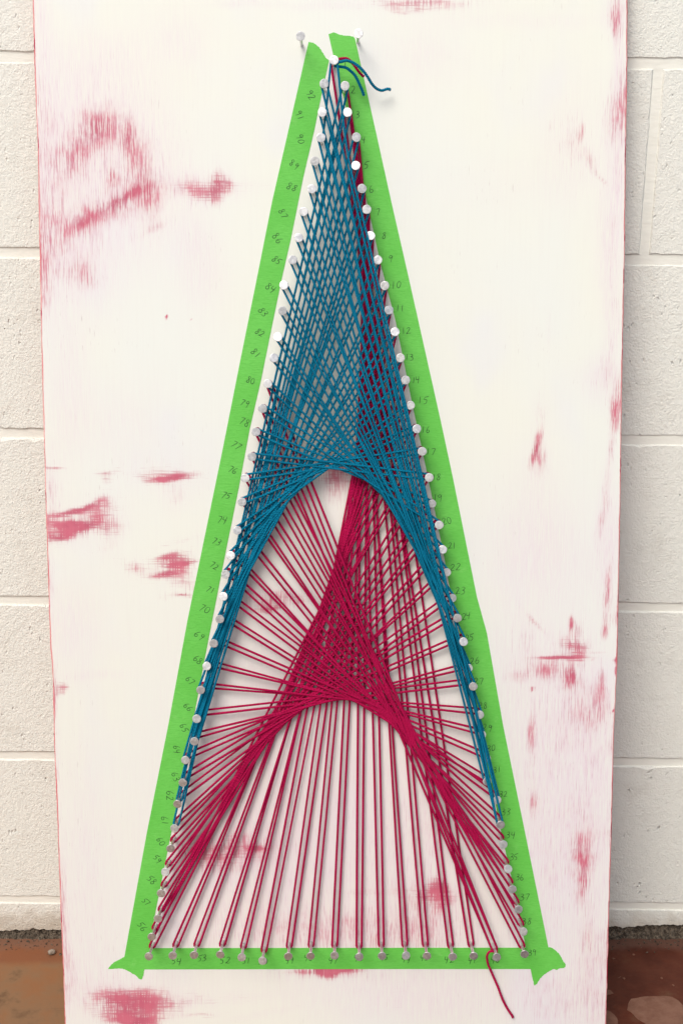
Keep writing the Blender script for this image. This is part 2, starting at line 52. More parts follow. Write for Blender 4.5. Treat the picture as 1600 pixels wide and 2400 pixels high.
# ---------------------------------------------------------------- sky, sun, exposure
SUN_EL, SUN_AZ = 48.0, -154.0          # azimuth from +Y towards +X
world = bpy.data.worlds.new('World')
sc.world = world
world.use_nodes = True
wn = world.node_tree
bg = wn.nodes['Background']
sky = wn.nodes.new('ShaderNodeTexSky')
sky.sky_type = 'NISHITA'
sky.sun_disc = False
sky.sun_elevation = R(SUN_EL)
sky.sun_rotation = R(SUN_AZ)
sky.air_density = 1.0
sky.dust_density = 4.0
sky.ozone_density = 1.0
wn.links.new(sky.outputs[0], bg.inputs[0])
bg.inputs[1].default_value = 0.12
sd = bpy.data.lights.new('sun', 'SUN')
sd.energy = 1.8
sd.angle = R(32)
sd.color = (1.0, 0.99, 0.965)
sun = bpy.data.objects.new('sun', sd)
col.objects.link(sun)
az, el = R(SUN_AZ), R(SUN_EL)
sun_dir = Vector((math.sin(az) * math.cos(el), math.cos(az) * math.cos(el), math.sin(el)))
sun.rotation_euler = (-sun_dir).to_track_quat('-Z', 'Y').to_euler()
sun.location = sun_dir * 6
sc.view_settings.view_transform = 'Standard'
sc.view_settings.look = 'None'
sc.view_settings.exposure = 0.1
sc.view_settings.gamma = 1.0

# ---------------------------------------------------------------- helpers
def tag(o, label=None, cat=None, group=None, kind=None):
    if label: o['label'] = label
    if cat: o['category'] = cat
    if group: o['group'] = group
    if kind: o['kind'] = kind
    return o

def empty(name, loc=(0, 0, 0)):
    o = bpy.data.objects.new(name, None)
    o.empty_display_size = 0.02
    o.location = loc
    col.objects.link(o)
    return o

def mesh_obj(name, verts, faces, mat, parent=None, smooth=False, uvs=None):
    me = bpy.data.meshes.new(name)
    me.from_pydata([tuple(v) for v in verts], [], faces)
    if uvs:
        uv = me.uv_layers.new(name='UVMap')
        flat = []
        for p in me.polygons:
            for k, vi in enumerate(p.vertices):
                flat.extend(uvs[p.index][k])
        uv.data.foreach_set('uv', flat)
    me.materials.append(mat)
    if smooth:
        me.polygons.foreach_set('use_smooth', [True] * len(me.polygons))
    me.update()
    o = bpy.data.objects.new(name, me)
    col.objects.link(o)
    if parent: o.parent = parent
    return o

BO, BA, BB, BN = Vector(BOARD_O), Vector(BOARD_A), Vector(BOARD_B), Vector(BOARD_N)
def B(a, b, h=0.0):                                    # board millimetres -> world
    return BO + BA * (a * 1e-3) + BB * (b * 1e-3) + BN * (h * 1e-3)
BOARD_M = Matrix((( BA.x, BB.x, BN.x, BO.x), (BA.y, BB.y, BN.y, BO.y), (BA.z, BB.z, BN.z, BO.z), (0, 0, 0, 1)))

# ---------------------------------------------------------------- node helpers
class NT:
    def __init__(s, name, rough=0.5, spec=0.5, metal=0.0):
        s.m = bpy.data.materials.new(name)
        s.m.use_nodes = True
        s.t = s.m.node_tree
        s.b = s.t.nodes['Principled BSDF']
        s.b.inputs['Roughness'].default_value = rough
        s.b.inputs['Specular IOR Level'].default_value = spec
        s.b.inputs['Metallic'].default_value = metal
    def n(s, typ, **kw):
        nd = s.t.nodes.new('ShaderNode' + typ)
        for k, v in kw.items(): setattr(nd, k, v)
        return nd
    def link(s, a, b): s.t.links.new(a, b)
    def val(s, sock, v):
        if hasattr(v, 'node'): s.link(v, sock)
        else: sock.default_value = v
    def pos(s): return s.n('NewGeometry').outputs['Position']
    def obj(s): return s.n('TexCoord').outputs['Object']
    def mapping(s, vec, scale=(1, 1, 1), rot=(0, 0, 0), loc=(0, 0, 0)):
        m = s.n('Mapping')
        s.link(vec, m.inputs[0])
        m.inputs['Scale'].default_value = scale
        m.inputs['Rotation'].default_value = rot
        m.inputs['Location'].default_value = loc
        return m.outputs[0]
    def noise(s, vec, scale, detail=3.0, rough=0.55, dist=0.0):
        n = s.n('TexNoise')
        s.link(vec, n.inputs['Vector'])
        n.inputs['Scale'].default_value = scale
        n.inputs['Detail'].default_value = detail
        n.inputs['Roughness'].default_value = rough
        n.inputs['Distortion'].default_value = dist
        return n.outputs['Fac']
    def voro(s, vec, scale, feature='F1', rnd=1.0):
        n = s.n('TexVoronoi', feature=feature)
        s.link(vec, n.inputs['Vector'])
        n.inputs['Scale'].default_value = scale
        n.inputs['Randomness'].default_value = rnd
        return n.outputs['Distance']
    def math(s, op, a, b=0.0, c=0.0, clamp=False):
        m = s.n('Math', operation=op, use_clamp=clamp)
        for i, v in enumerate((a, b, c)): s.val(m.inputs[i], v)
        return m.outputs[0]
    def ramp(s, v, lo, hi, a=0.0, b=1.0, smooth=True):
        m = s.n('MapRange')
        m.interpolation_type = 'SMOOTHSTEP' if smooth else 'LINEAR'
        s.val(m.inputs[0], v); s.val(m.inputs[1], lo); s.val(m.inputs[2], hi)
        s.val(m.inputs[3], a); s.val(m.inputs[4], b)
        return m.outputs[0]
    def mix(s, f, a, b):
        m = s.n('Mix', data_type='RGBA')
        s.val(m.inputs[0], f)
        s.val(m.inputs[6], a if hasattr(a, 'node') else (*a, 1))
        s.val(m.inputs[7], b if hasattr(b, 'node') else (*b, 1))
        return m.outputs[2]
    def color(s, c): s.val(s.b.inputs['Base Color'], c if hasattr(c, 'node') else (*c, 1))
    def bump(s, h, strength=0.5, dist=0.001):
        b = s.n('Bump')
        s.link(h, b.inputs['Height'])
        b.inputs['Strength'].default_value = strength
        b.inputs['Distance'].default_value = dist
        s.link(b.outputs[0], s.b.inputs['Normal'])

# ---------------------------------------------------------------- materials
def mat_board():
    k = NT('distressed cream paint over crimson', 0.55, 0.3)
    o = k.obj()
    att = k.n('Attribute', attribute_name='wear_mask')
    sep = k.n('SeparateColor')
    k.link(att.outputs['Color'], sep.inputs[0])
    wear, haze, horiz = sep.outputs[0], sep.outputs[1], sep.outputs[2]
    v1 = k.noise(k.mapping(o, (820, 26, 1)), 1.0, 4, 0.62, 0.25)
    v2 = k.noise(k.mapping(o, (1700, 64, 1), loc=(3, 7, 0)), 1.0, 3, 0.6)
    h1 = k.noise(k.mapping(o, (18, 560, 1), rot=(0, 0, R(4))), 1.0, 4, 0.66, 0.7)
    h2 = k.noise(k.mapping(o, (60, 1400, 1), rot=(0, 0, R(-3)), loc=(5, 1, 0)), 1.0, 3, 0.6)
    blot = k.noise(o, 38, 4, 0.6)
    vv = k.math('ADD', k.math('MULTIPLY', v1, 0.54), k.math('MULTIPLY', v2, 0.46))
    hh = k.math('ADD', k.math('MULTIPLY', h1, 0.6), k.math('MULTIPLY', h2, 0.4))
    cross = k.math('MAXIMUM', k.math('MULTIPLY', hh, 1.02), k.math('SUBTRACT', vv, 0.015))
    hf = k.math('MULTIPLY', horiz, 1.5, clamp=True)
    st = k.math('ADD', k.math('MULTIPLY', vv, k.math('SUBTRACT', 1.0, hf)), k.math('MULTIPLY', cross, hf))
    w = k.math('MULTIPLY', wear, k.ramp(blot, 0.25, 0.7, 0.72, 1.28, False))
    thr = k.ramp(w, 0.0, 1.0, 0.65, 0.40, False)
    cov = k.ramp(st, k.math('SUBTRACT', thr, 0.04), k.math('ADD', thr, 0.06))
    cov = k.math('MULTIPLY', cov, k.ramp(w, 0.02, 0.12))
    cov = k.math('MULTIPLY', cov, k.ramp(w, 0.12, 0.85, 0.26, 0.88, False))
    # cream coat with faint brushed tone shifts
    big = k.noise(k.mapping(o, (5, 3.2, 1)), 1.0, 3, 0.5)
    big2 = k.noise(k.mapping(o, (7, 4, 1), loc=(4, 9, 0)), 1.0, 3, 0.5)
    brush = k.noise(k.mapping(o, (420, 12, 1), loc=(1, 2, 0)), 1.0, 3, 0.6)
    base = k.mix(k.ramp(big, 0.35, 0.68), CREAM_A, CREAM_B)
    base = k.mix(k.ramp(big2, 0.52, 0.72, 0.0, 0.55), base, LILAC)
    base = k.mix(k.ramp(brush, 0.42, 0.75, 0.0, 0.06), base, (0.62, 0.53, 0.52))
    hz = k.math('MULTIPLY', haze, k.ramp(vv, 0.38, 0.6, 0.25, 1.1), clamp=True)
    base = k.mix(k.math('MULTIPLY', hz, 0.9), base, (0.70, 0.585, 0.64))
    # fine dark specks of grain
    gr = k.math('MULTIPLY', k.ramp(k.noise(k.mapping(o, (700, 60, 1), loc=(9, 4, 0)), 1.0, 2, 0.5), 0.66, 0.76), k.ramp(k.noise(o, 9, 2), 0.5, 0.66))
    base = k.mix(k.math('MULTIPLY', gr, 0.4), base, (0.36, 0.24, 0.25))
    red = k.mix(k.ramp(blot, 0.35, 0.65), (0.44, 0.045, 0.105), (0.54, 0.095, 0.155))
    smear = k.math('MULTIPLY', k.ramp(w, 0.25, 0.95, 0.0, 0.6, False), k.ramp(k.math('ADD', vv, k.math('MULTIPLY', blot, 0.5)), 0.55, 0.95, 0.35, 1.0))
    base = k.mix(smear, base, k.mix(0.35, red, (0.70, 0.42, 0.50)))
    mauve = k.mix(k.ramp(k.noise(o, 70, 3), 0.35, 0.65), (0.50, 0.25, 0.31), (0.46, 0.21, 0.22))
    paint = k.mix(k.ramp(w, 0.28, 0.6, 0.0, 1.0), mauve, red)
    k.color(k.mix(cov, base, paint))
    hgt = k.math('SUBTRACT', k.math('MULTIPLY', vv, 0.5), k.math('MULTIPLY', cov, 0.5))
    k.bump(hgt, 0.07, 0.0006)
    k.link(k.ramp(cov, 0, 1, 0.55, 0.7), k.b.inputs['Roughness'])
    return k.m

CREAM_A, CREAM_B, LILAC = (0.745, 0.752, 0.665), (0.73, 0.748, 0.69), (0.70, 0.702, 0.725)

def mat_edge():
    k = NT('pink red board edge', 0.6, 0.3)
    o = k.obj()
    n = k.noise(k.mapping(o, (300, 22, 300)), 1.0, 4, 0.65)
    c = k.mix(k.ramp(n, 0.35, 0.66), (0.60, 0.15, 0.165), (0.70, 0.35, 0.34))
    c = k.mix(k.ramp(k.noise(o, 30, 4), 0.56, 0.64), c, (0.42, 0.03, 0.07))
    k.color(c)
    k.bump(n, 0.3, 0.0006)
    return k.m

def mat_tape():
    k = NT('green paper tape', 0.62, 0.35)
    o = k.obj()
    n = k.noise(o, 14, 3, 0.5)
    c = k.mix(k.ramp(n, 0.3, 0.7), (0.115, 0.50, 0.062), (0.14, 0.54, 0.08))
    cr = k.noise(k.mapping(o, (150, 700, 1), rot=(0, 0, R(12))), 1.0, 3, 0.6, 0.6)
    c = k.mix(k.ramp(cr, 0.4, 0.7, 0.0, 0.4), c, (0.085, 0.42, 0.04))
    c = k.mix(k.ramp(k.noise(o, 60, 4, 0.65), 0.6, 0.75, 0, 0.25), c, (0.26, 0.62, 0.17))
    k.color(c)
    lump = k.noise(o, 45, 3, 0.5)
    k.bump(k.math('ADD', k.math('MULTIPLY', cr, 0.5), k.math('MULTIPLY', lump, 1.6)), 0.6, 0.0009)
    return k.m

def mat_ink():
    k = NT('dark pencil ink', 0.6, 0.3)
    k.color((0.022, 0.075, 0.022))
    return k.m

def mat_yarn(name, c1, c2, sheen):
    k = NT(name, 0.8, 0.08)
    uv = k.n('TexCoord').outputs['UV']
    sx = k.n('SeparateXYZ')
    k.link(uv, sx.inputs[0])
    ph = k.math('ADD', k.math('MULTIPLY', sx.outputs[0], 3.0), k.math('MULTIPLY', sx.outputs[1], 310.0))
    w = k.math('SINE', k.math('MULTIPLY', ph, 2 * math.pi))
    fz = k.noise(k.pos(), 900, 3, 0.6)
    slow = k.noise(k.pos(), 22, 3, 0.6)
    c = k.mix(k.ramp(fz, 0.3, 0.7), c1, c2)
    c = k.mix(k.ramp(slow, 0.35, 0.65, 0.0, 0.35), c, tuple(x * 0.72 for x in c1))
    k.color(c)
    k.b.inputs['Sheen Weight'].default_value = 0.03
    k.b.inputs['Sheen Tint'].default_value = (*sheen, 1)
    k.bump(k.math('ADD', w, k.math('MULTIPLY', fz, 1.6)), 0.6, 0.0004)
    return k.m

def mat_nail():
    k = NT('hammered galvanised steel', 0.36, 0.5, 0.9)
    o = k.obj()
    p = k.pos()
    n = k.noise(p, 300, 3, 0.6, 0.6)
    v = k.voro(p, 300)
    c = k.mix(k.ramp(n, 0.35, 0.7), (0.58, 0.575, 0.57), (0.76, 0.755, 0.745))
    c = k.mix(k.ramp(k.noise(p, 260, 3, 0.7), 0.62, 0.75, 0, 0.3), c, (0.30, 0.29, 0.28))
    k.color(c)
    k.link(k.ramp(n, 0.3, 0.7, 0.3, 0.42), k.b.inputs['Roughness'])
    k.bump(k.math('ADD', k.math('MULTIPLY', n, 1.0), k.math('MULTIPLY', v, 0.3)), 0.16, 0.0003)
    return k.m

def mat_block():
    k = NT('painted concrete block', 0.75, 0.25)
    p = k.pos()
    fine = k.noise(p, 430, 3, 0.6)
    mid = k.noise(k.mapping(p, (1.2, 1, 0.85), rot=(0, R(35), 0)), 150, 3, 0.55, 0.0)
    zone = k.noise(p, 9, 2, 0.5)
    wob = k.n('VectorMath', operation='ADD')
    k.link(k.mapping(p, (1.5, 1, 0.8), rot=(0, R(-38), 0)), wob.inputs[0])
    sc_ = k.n('VectorMath', operation='SCALE')
    nz = k.n('TexNoise'); k.link(p, nz.inputs['Vector']); nz.inputs['Scale'].default_value = 160
    k.link(nz.outputs['Color'], sc_.inputs[0]); sc_.inputs['Scale'].default_value = 0.006
    k.link(sc_.outputs[0], wob.inputs[1])
    pv_ = k.voro(wob.outputs[0], 115)
    pit = k.math('MULTIPLY', k.ramp(pv_, 0.30, 0.08), k.ramp(k.noise(k.mapping(p, loc=(2, 0, 5)), 48, 3, 0.6), 0.5, 0.66))
    pit = k.math('MULTIPLY', pit, k.ramp(zone, 0.33, 0.58, 0.35, 1.0))
    hole = k.math('MULTIPLY', k.ramp(k.noise(k.mapping(p, loc=(7, 3, 1)), 150, 2, 0.5), 0.74, 0.79), k.ramp(zone, 0.42, 0.6))
    c = k.mix(k.ramp(k.noise(p, 5, 3), 0.35, 0.65), (0.80, 0.80, 0.725), (0.785, 0.79, 0.715))
    c = k.mix(k.ramp(k.noise(p, 26, 4, 0.65), 0.5, 0.75, 0, 0.25), c, (0.52, 0.48, 0.40))
    c = k.mix(k.math('MULTIPLY', hole, 0.75), c, (0.30, 0.25, 0.18))
    sx = k.n('SeparateXYZ'); k.link(p, sx.inputs[0])
    dirt = k.math('MULTIPLY', k.ramp(k.math('ADD', sx.outputs[2], k.math('MULTIPLY', k.noise(p, 45, 4, 0.7), 0.06)), 0.028, 0.072, 1.0, 0.0), 0.62)
    c = k.mix(dirt, c, (0.42, 0.34, 0.245))
    k.color(c)
    h = k.math('SUBTRACT', k.math('ADD', k.math('MULTIPLY', fine, 0.55), k.math('MULTIPLY', mid, 0.55)), k.math('ADD', k.math('MULTIPLY', pit, 0.8), k.math('MULTIPLY', hole, 1.2)))
    k.bump(h, 0.75, 0.003)
    return k.m

def mat_mortar():
    k = NT('painted mortar joint', 0.75, 0.25)
    p = k.pos()
    n = k.noise(k.mapping(p, (0.5, 1, 1.6)), 90, 4, 0.6)
    k.color(k.mix(k.ramp(n, 0.35, 0.7), (0.79, 0.785, 0.70), (0.81, 0.805, 0.725)))
    k.bump(n, 0.5, 0.0018)
    return k.m

def mat_footing():
    k = NT('raw dirty concrete', 0.9, 0.2)
    p = k.pos()
    n = k.noise(p, 210, 4, 0.7)
    v = k.voro(p, 300)
    c = k.mix(k.ramp(n, 0.36, 0.62), (0.045, 0.034, 0.024), (0.15, 0.12, 0.088))
    c = k.mix(k.ramp(k.noise(p, 420, 2), 0.68, 0.76), c, (0.30, 0.25, 0.19))
    k.color(c)
    k.bump(k.math('ADD', n, v), 0.9, 0.004)
    return k.m

def mat_floor():
    k = NT('worn red painted concrete', 0.55, 0.2)
    p = k.pos()
    sx = k.n('SeparateXYZ'); k.link(p, sx.inputs[0])
    big = k.noise(p, 6.0, 4, 0.6)
    mid = k.noise(p, 24.0, 5, 0.65)
    fine = k.noise(p, 150.0, 4, 0.65)
    streak = k.noise(k.mapping(p, (4, 60, 1)), 1.0, 3, 0.6)
    red = k.mix(k.ramp(mid, 0.3, 0.7), (0.058, 0.0105, 0.0035), (0.090, 0.021, 0.009))
    dust = k.mix(k.ramp(mid, 0.32, 0.66), (0.25, 0.115, 0.05), (0.225, 0.128, 0.066))
    # foot dust lies thick on the sheltered left hand bay and thin on the right
    d = k.ramp(k.math('ADD', sx.outputs[0], k.math('MULTIPLY', k.math('SUBTRACT', big, 0.5), 0.7)), 0.16, -0.12)
    c = k.mix(d, red, dust)
    # clean band under the wall where the old paint kept its colour, and grey silt against the wall
    clean = k.math('MULTIPLY', k.ramp(k.math('ADD', sx.outputs[1], k.math('MULTIPLY', k.math('SUBTRACT', big, 0.5), 0.04)), -0.062, -0.047), k.ramp(sx.outputs[0], -0.2, -0.3))
    c = k.mix(k.math('MULTIPLY', clean, 0.75), c, (0.21, 0.072, 0.032))
    silt = k.ramp(k.math('ADD', sx.outputs[1], k.math('MULTIPLY', k.math('SUBTRACT', mid, 0.5), 0.035)), -0.036, -0.016)
    c = k.mix(k.math('MULTIPLY', silt, 0.4), c, (0.16, 0.11, 0.085))
    stain = k.math('MULTIPLY', k.ramp(mid, 0.56, 0.7), k.ramp(big, 0.42, 0.6))
    c = k.mix(k.math('MULTIPLY', stain, 0.6), c, (0.10, 0.052, 0.026))
    c = k.mix(k.ramp(streak, 0.63, 0.72, 0, 0.3), c, (0.10, 0.05, 0.03))
    c = k.mix(k.ramp(fine, 0.69, 0.78, 0, 0.5), c, (0.40, 0.27, 0.19))
    k.color(c)
    k.link(k.ramp(d, 0, 1, 0.42, 0.75), k.b.inputs['Roughness'])
    k.bump(k.math('ADD', k.math('MULTIPLY', mid, 0.6), k.math('MULTIPLY', fine, 0.3)), 0.35, 0.002)
    return k.m

def mat_bare():
    k = NT('bare concrete under flaked paint', 0.8, 0.25)
    p = k.pos()
    n = k.noise(p, 45, 5, 0.7)
    c = k.mix(k.ramp(n, 0.32, 0.68), (0.145, 0.066, 0.042), (0.20, 0.102, 0.068))
    c = k.mix(k.ramp(k.noise(p, 170, 4, 0.7), 0.61, 0.72, 0, 0.7), c, (0.14, 0.075, 0.05))
    k.color(c)
    k.bump(n, 0.5, 0.002)
    return k.m

def mat_ground():
    k = NT('pale bounce ground', 0.85, 0.25)  # made-up pale surface, kept bright to bounce light
    p = k.pos()
    c = k.mix(k.ramp(k.noise(p, 1.5, 5, 0.6), 0.35, 0.65), (0.56, 0.56, 0.545), (0.62, 0.62, 0.60))
    k.color(c)
    return k.m

def mat_stone():
    k = NT('grey brown stone', 0.8, 0.3)
    p = k.pos()
    k.color(k.mix(k.ramp(k.noise(p, 260, 4, 0.65), 0.35, 0.65), (0.17, 0.13, 0.095), (0.36, 0.31, 0.25)))
    return k.m

M_BOARD, M_EDGE, M_TAPE, M_INK = mat_board(), mat_edge(), mat_tape(), mat_ink()
M_TEAL = mat_yarn('teal wool yarn', (0.001, 0.140, 0.250), (0.003, 0.200, 0.325), (0.2, 0.6, 0.75))
M_RED = mat_yarn('crimson wool yarn', (0.36, 0.003, 0.048), (0.46, 0.007, 0.08), (0.9, 0.2, 0.35))
M_NAIL, M_BLOCK, M_MORTAR, M_FOOT = mat_nail(), mat_block(), mat_mortar(), mat_footing()
M_FLOOR, M_BARE, M_GROUND, M_STONE = mat_floor(), mat_bare(), mat_ground(), mat_stone()

# ---------------------------------------------------------------- floor and ground
SLAB_Y = -1.5
def sheet(name, x0, x1, y0, y1, z, mat):
    o = mesh_obj(name, [(x0, y0, z(x0)), (x1, y0, z(x1)), (x1, y1, z(x1)), (x0, y1, z(x0))], [(0, 1, 2, 3)], mat)
    return tag(o, kind='structure')
sheet('floor', -4.5, 4.5, SLAB_Y, 0.25, fz, M_FLOOR)
sheet('ground', -300, 300, -300, 300, lambda x: -0.085, M_GROUND)  # unseen pale ground added beyond the slab; its bounce brightens the upper board

def flake(name, pts, depth, parent):
    # a flaked-off patch: its rim follows the broken paint edge, its face sits on the slab
    ps = []
    n = len(pts)
    for i in range(n):
        a, b = Vector((*pts[i], 0)), Vector((*pts[(i + 1) % n], 0))
        steps = max(1, int((b - a).length / 0.004))
        for s in range(steps):
            p = a.lerp(b, s / steps)
            j = noise.noise_vector(p * 160) * 0.0011 + noise.noise_vector(p * 55) * 0.0022
            ps.append((p.x + j.x, p.y + j.y, fz(p.x + j.x) + depth))
    m = len(ps)
    low = [(x, y, z - depth - 0.001) for x, y, z in ps]
    return mesh_obj(name, ps + low, [tuple(range(m))] + [(i, m + i, m + (i + 1) % m, (i + 1) % m) for i in range(m)], M_BARE, parent)
floor = bpy.data.objects['floor']
flake('bare_patch', BARE_PATCH, 0.0006, floor)
for c in CHIPS: flake('paint_chip', c, 0.0007, floor)

def pebble(name, loc, r, seed, sq=(1.15, 0.95, 0.72), rot=0.4):
    bm = bmesh.new()
    bmesh.ops.create_icosphere(bm, subdivisions=3, radius=1.0)
    for v in bm.verts:
        d = 1 + 0.16 * noise.noise(v.co * 1.3 + Vector((seed, 0, 0))) + 0.05 * noise.noise(v.co * 4 + Vector((0, seed, 0)))
        v.co = Vector((v.co.x * sq[0], v.co.y * sq[1], v.co.z * sq[2])) * d * r
    bmesh.ops.rotate(bm, verts=bm.verts, matrix=Matrix.Rotation(rot, 3, 'Z'))
    zmin = min(v.co.z for v in bm.verts)
    for v in bm.verts: v.co.z -= zmin
    me = bpy.data.meshes.new(name); bm.to_mesh(me); bm.free()
    me.materials.append(M_STONE)
    me.polygons.foreach_set('use_smooth', [True] * len(me.polygons))
    o = bpy.data.objects.new(name, me)
    o.location = loc
    col.objects.link(o)
    return o
tag(pebble('pebble', (PEBBLE[0], PEBBLE[1], fz(PEBBLE[0])), 0.0042, 3), 'small rounded brown grey pebble on the dusty floor near the wall', 'pebble')

# ---------------------------------------------------------------- concrete block wall
wall = tag(empty('block_wall', (0, 0, FLOOR_Z)), 'cream painted concrete block wall standing behind the leaning board', 'wall')
COURSE, Z0, BLK, JNT, DEP = 0.2032, 0.0425, 0.4064, 0.0095, 0.16
WX0, WX1 = -2.2, 2.4
def to_wall(v): return (v[0], v[1], v[2] - FLOOR_Z)
def block_mesh(name, w, h):
    c = 0.0019
    bm = bmesh.new()
    x, z = w / 2, h / 2
    fr = [(-x + c, 0, -z + c), (x - c, 0, -z + c), (x - c, 0, z - c), (-x + c, 0, z - c)]
    md = [(-x, c, -z), (x, c, -z), (x, c, z), (-x, c, z)]
    bk = [(-x, DEP, -z), (x, DEP, -z), (x, DEP, z), (-x, DEP, z)]
    vs = fr + md + bk
    fs = [(0, 1, 2, 3), (8, 11, 10, 9)]
    for i in range(4):
        j = (i + 1) % 4
        fs += [(i, 4 + i, 4 + j, j), (4 + i, 8 + i, 8 + j, 4 + j)]
    me = bpy.data.meshes.new(name)
    me.from_pydata(vs, [], fs)
    me.materials.append(M_BLOCK)
    return me
def rough_block_mesh(name, w, h, seed):
    rb = random.Random(seed)
    x, z, c = w / 2, h / 2, 0.0019
    base = []
    for (p, q) in (((-x, -z), (x, -z)), ((x, -z), (x, z)), ((x, z), (-x, z)), ((-x, z), (-x, -z))):
        L = math.hypot(q[0] - p[0], q[1] - p[1]); n = max(2, int(L / 0.007))
        for s in range(n):
            base.append((p[0] + (q[0] - p[0]) * s / n, p[1] + (q[1] - p[1]) * s / n))
    vs = []
    for ring, (ins, y, amp) in enumerate(((c, 0.0, .0011), (0.0004, c, .0005), (0, DEP, 0))):
        for (bx, bz) in base:
            v = Vector((bx * 90 + seed * 7, bz * 90, ring * 3.0))
            k = ins + amp * noise.noise(v) + 0.7 * amp * noise.noise(v * 2.7) + (0.0028 if noise.noise(v * .6 + Vector((0, 9, 0))) > .48 and ring == 0 else 0)
            vs.append((bx - k * (1 if bx > 0 else -1) * (abs(bx) > x - .004), y, bz - k * (1 if bz > 0 else -1) * (abs(bz) > z - .004)))
    m = len(base)
    fs = [tuple(range(m)), tuple(range(3 * m - 1, 2 * m - 1, -1))]
    for g in (0, 1):
        for i in range(m):
            j = (i + 1) % m
            fs.append((g * m + i, g * m + m + i, g * m + m + j, g * m + j))
    me = bpy.data.meshes.new(name)
    me.from_pydata(vs, [], fs)
    me.materials.append(M_BLOCK)
    return me
full = block_mesh('block', BLK - JNT, COURSE - JNT)
joint_x = [0.21, 0.08, 0.23, 0.1255, 0.3287, 0.11, 0.31, 0.1, 0.3]
rng = random.Random(5)
for i, jx in enumerate(joint_x):
    zc = Z0 + COURSE * (i + 0.5)
    k0 = math.floor((WX0 - jx) / BLK)
    x = jx + k0 * BLK
    while x < WX1:
        a, b = max(x, WX0), min(x + BLK, WX1)
        if b - a > 0.03:
            me = full if b - a > BLK - 1e-4 else block_mesh('block', b - a - JNT, COURSE - JNT)
            if b > -0.62 and a < 0.62 and i < 7: me = rough_block_mesh('block', b - a - JNT, COURSE - JNT, i * 13 + k0 + int(x * 10))
            o = bpy.data.objects.new('block', me)
            o.location = ((a + b) / 2, rng.uniform(-0.0006, 0.0006), zc - FLOOR_Z)
            o.rotation_euler = (rng.uniform(-0.0022, 0.0022), 0, rng.uniform(-0.0015, 0.0015))
            col.objects.link(o)
            o.parent = wall
        x += BLK
top = Z0 + COURSE * len(joint_x)
# mortar bed behind the joints: dished face, finely stepped so that joints catch the light unevenly
vs = [to_wall(v) for v in ((WX0, .0018, .02), (WX1, .0018, .02), (WX1, .0018, top), (WX0, .0018, top), (WX0, DEP - .002, .02), (WX1, DEP - .002, .02), (WX1, DEP - .002, top), (WX0, DEP - .002, top))]
mesh_obj('mortar', vs, [(0, 1, 2, 3), (5, 4, 7, 6), (3, 2, 6, 7), (4, 0, 3, 7), (1, 5, 6, 2), (4, 5, 1, 0)], M_MORTAR, wall)
# base course: paint breaks off in a ragged line above the raw footing
def ragged(x):
    v = Vector((x * 38, 1.7, 0.3))
    return max(-.012, min(.025, -0.0026 + 0.02 * (x + 0.38))) + 0.003 * noise.noise(v) + 0.0024 * noise.noise(v * 3.1) + 0.0016 * noise.noise(v * 8)
zt = Z0 - JNT / 2
xs = WX0
base_x = [WX0] + [0.12 + BLK * k for k in range(-5, 6) if WX0 < 0.12 + BLK * k < WX1] + [WX1]
for a, b in zip(base_x[:-1], base_x[1:]):
    fine_part = b > -0.7 and a < 0.75
    n = 260 if fine_part else 24
    pts = [a + JNT / 2 + (b - a - JNT) * i / n for i in range(n + 1)]
    c = 0.0009
    vs, fs = [], []
    for x in pts:
        zr = ragged(x)
        yb = 0.0022 * noise.noise(Vector((x * 50, 4, 1)))
        for (y, z) in ((DEP, zt), (c, zt), (0.0, zt - c), (0.0 + yb * .3, (zt + zr) / 2), (0.0005 + yb, zr + 0.0014), (0.0022, zr), (0.012, zr - .0005)):
            vs.append(to_wall((x, y, z)))
    for i in range(n):
        for j in range(6):
            p, q = i * 7 + j, (i + 1) * 7 + j
            fs.append((p, p + 1, q + 1, q))
    mesh_obj('base_block', vs, fs, M_BLOCK, wall)
# raw footing strip with a lumpy face that slopes out to the slab
fx = [WX0 + 0.01 * k for k in range(145)] + [-0.75 + 1.5 * k / 900 for k in range(901)] + [0.76 + 0.01 * k for k in range(164)]
nx, nz = len(fx) - 1, 12
vs, fs = [], []
for i in range(nx + 1):
    x = fx[i]
    zt_, zb_ = max(ragged(x) + 0.005, fz(x) + 0.004), fz(x) - 0.004
    for j in range(nz + 1):
        t = j / nz
        y, z = 0.006 - 0.016 * t * t, zt_ + (zb_ - zt_) * t
        v = Vector((x, y * 2, z)) 
        d = 0.0034 * noise.noise(v * 130) + 0.0022 * noise.noise(v * 320) + 0.0012 * noise.noise(v * 700)
        vs.append(to_wall((x, y - abs(d) * 1.0, z + d * 0.5 * t)))
for i in range(nx):
    for j in range(nz):
        p, q = i * (nz + 1) + j, (i + 1) * (nz + 1) + j
        fs.append((p, p + 1, q + 1, q))
mesh_obj('footing', vs, fs, M_FOOT, wall)
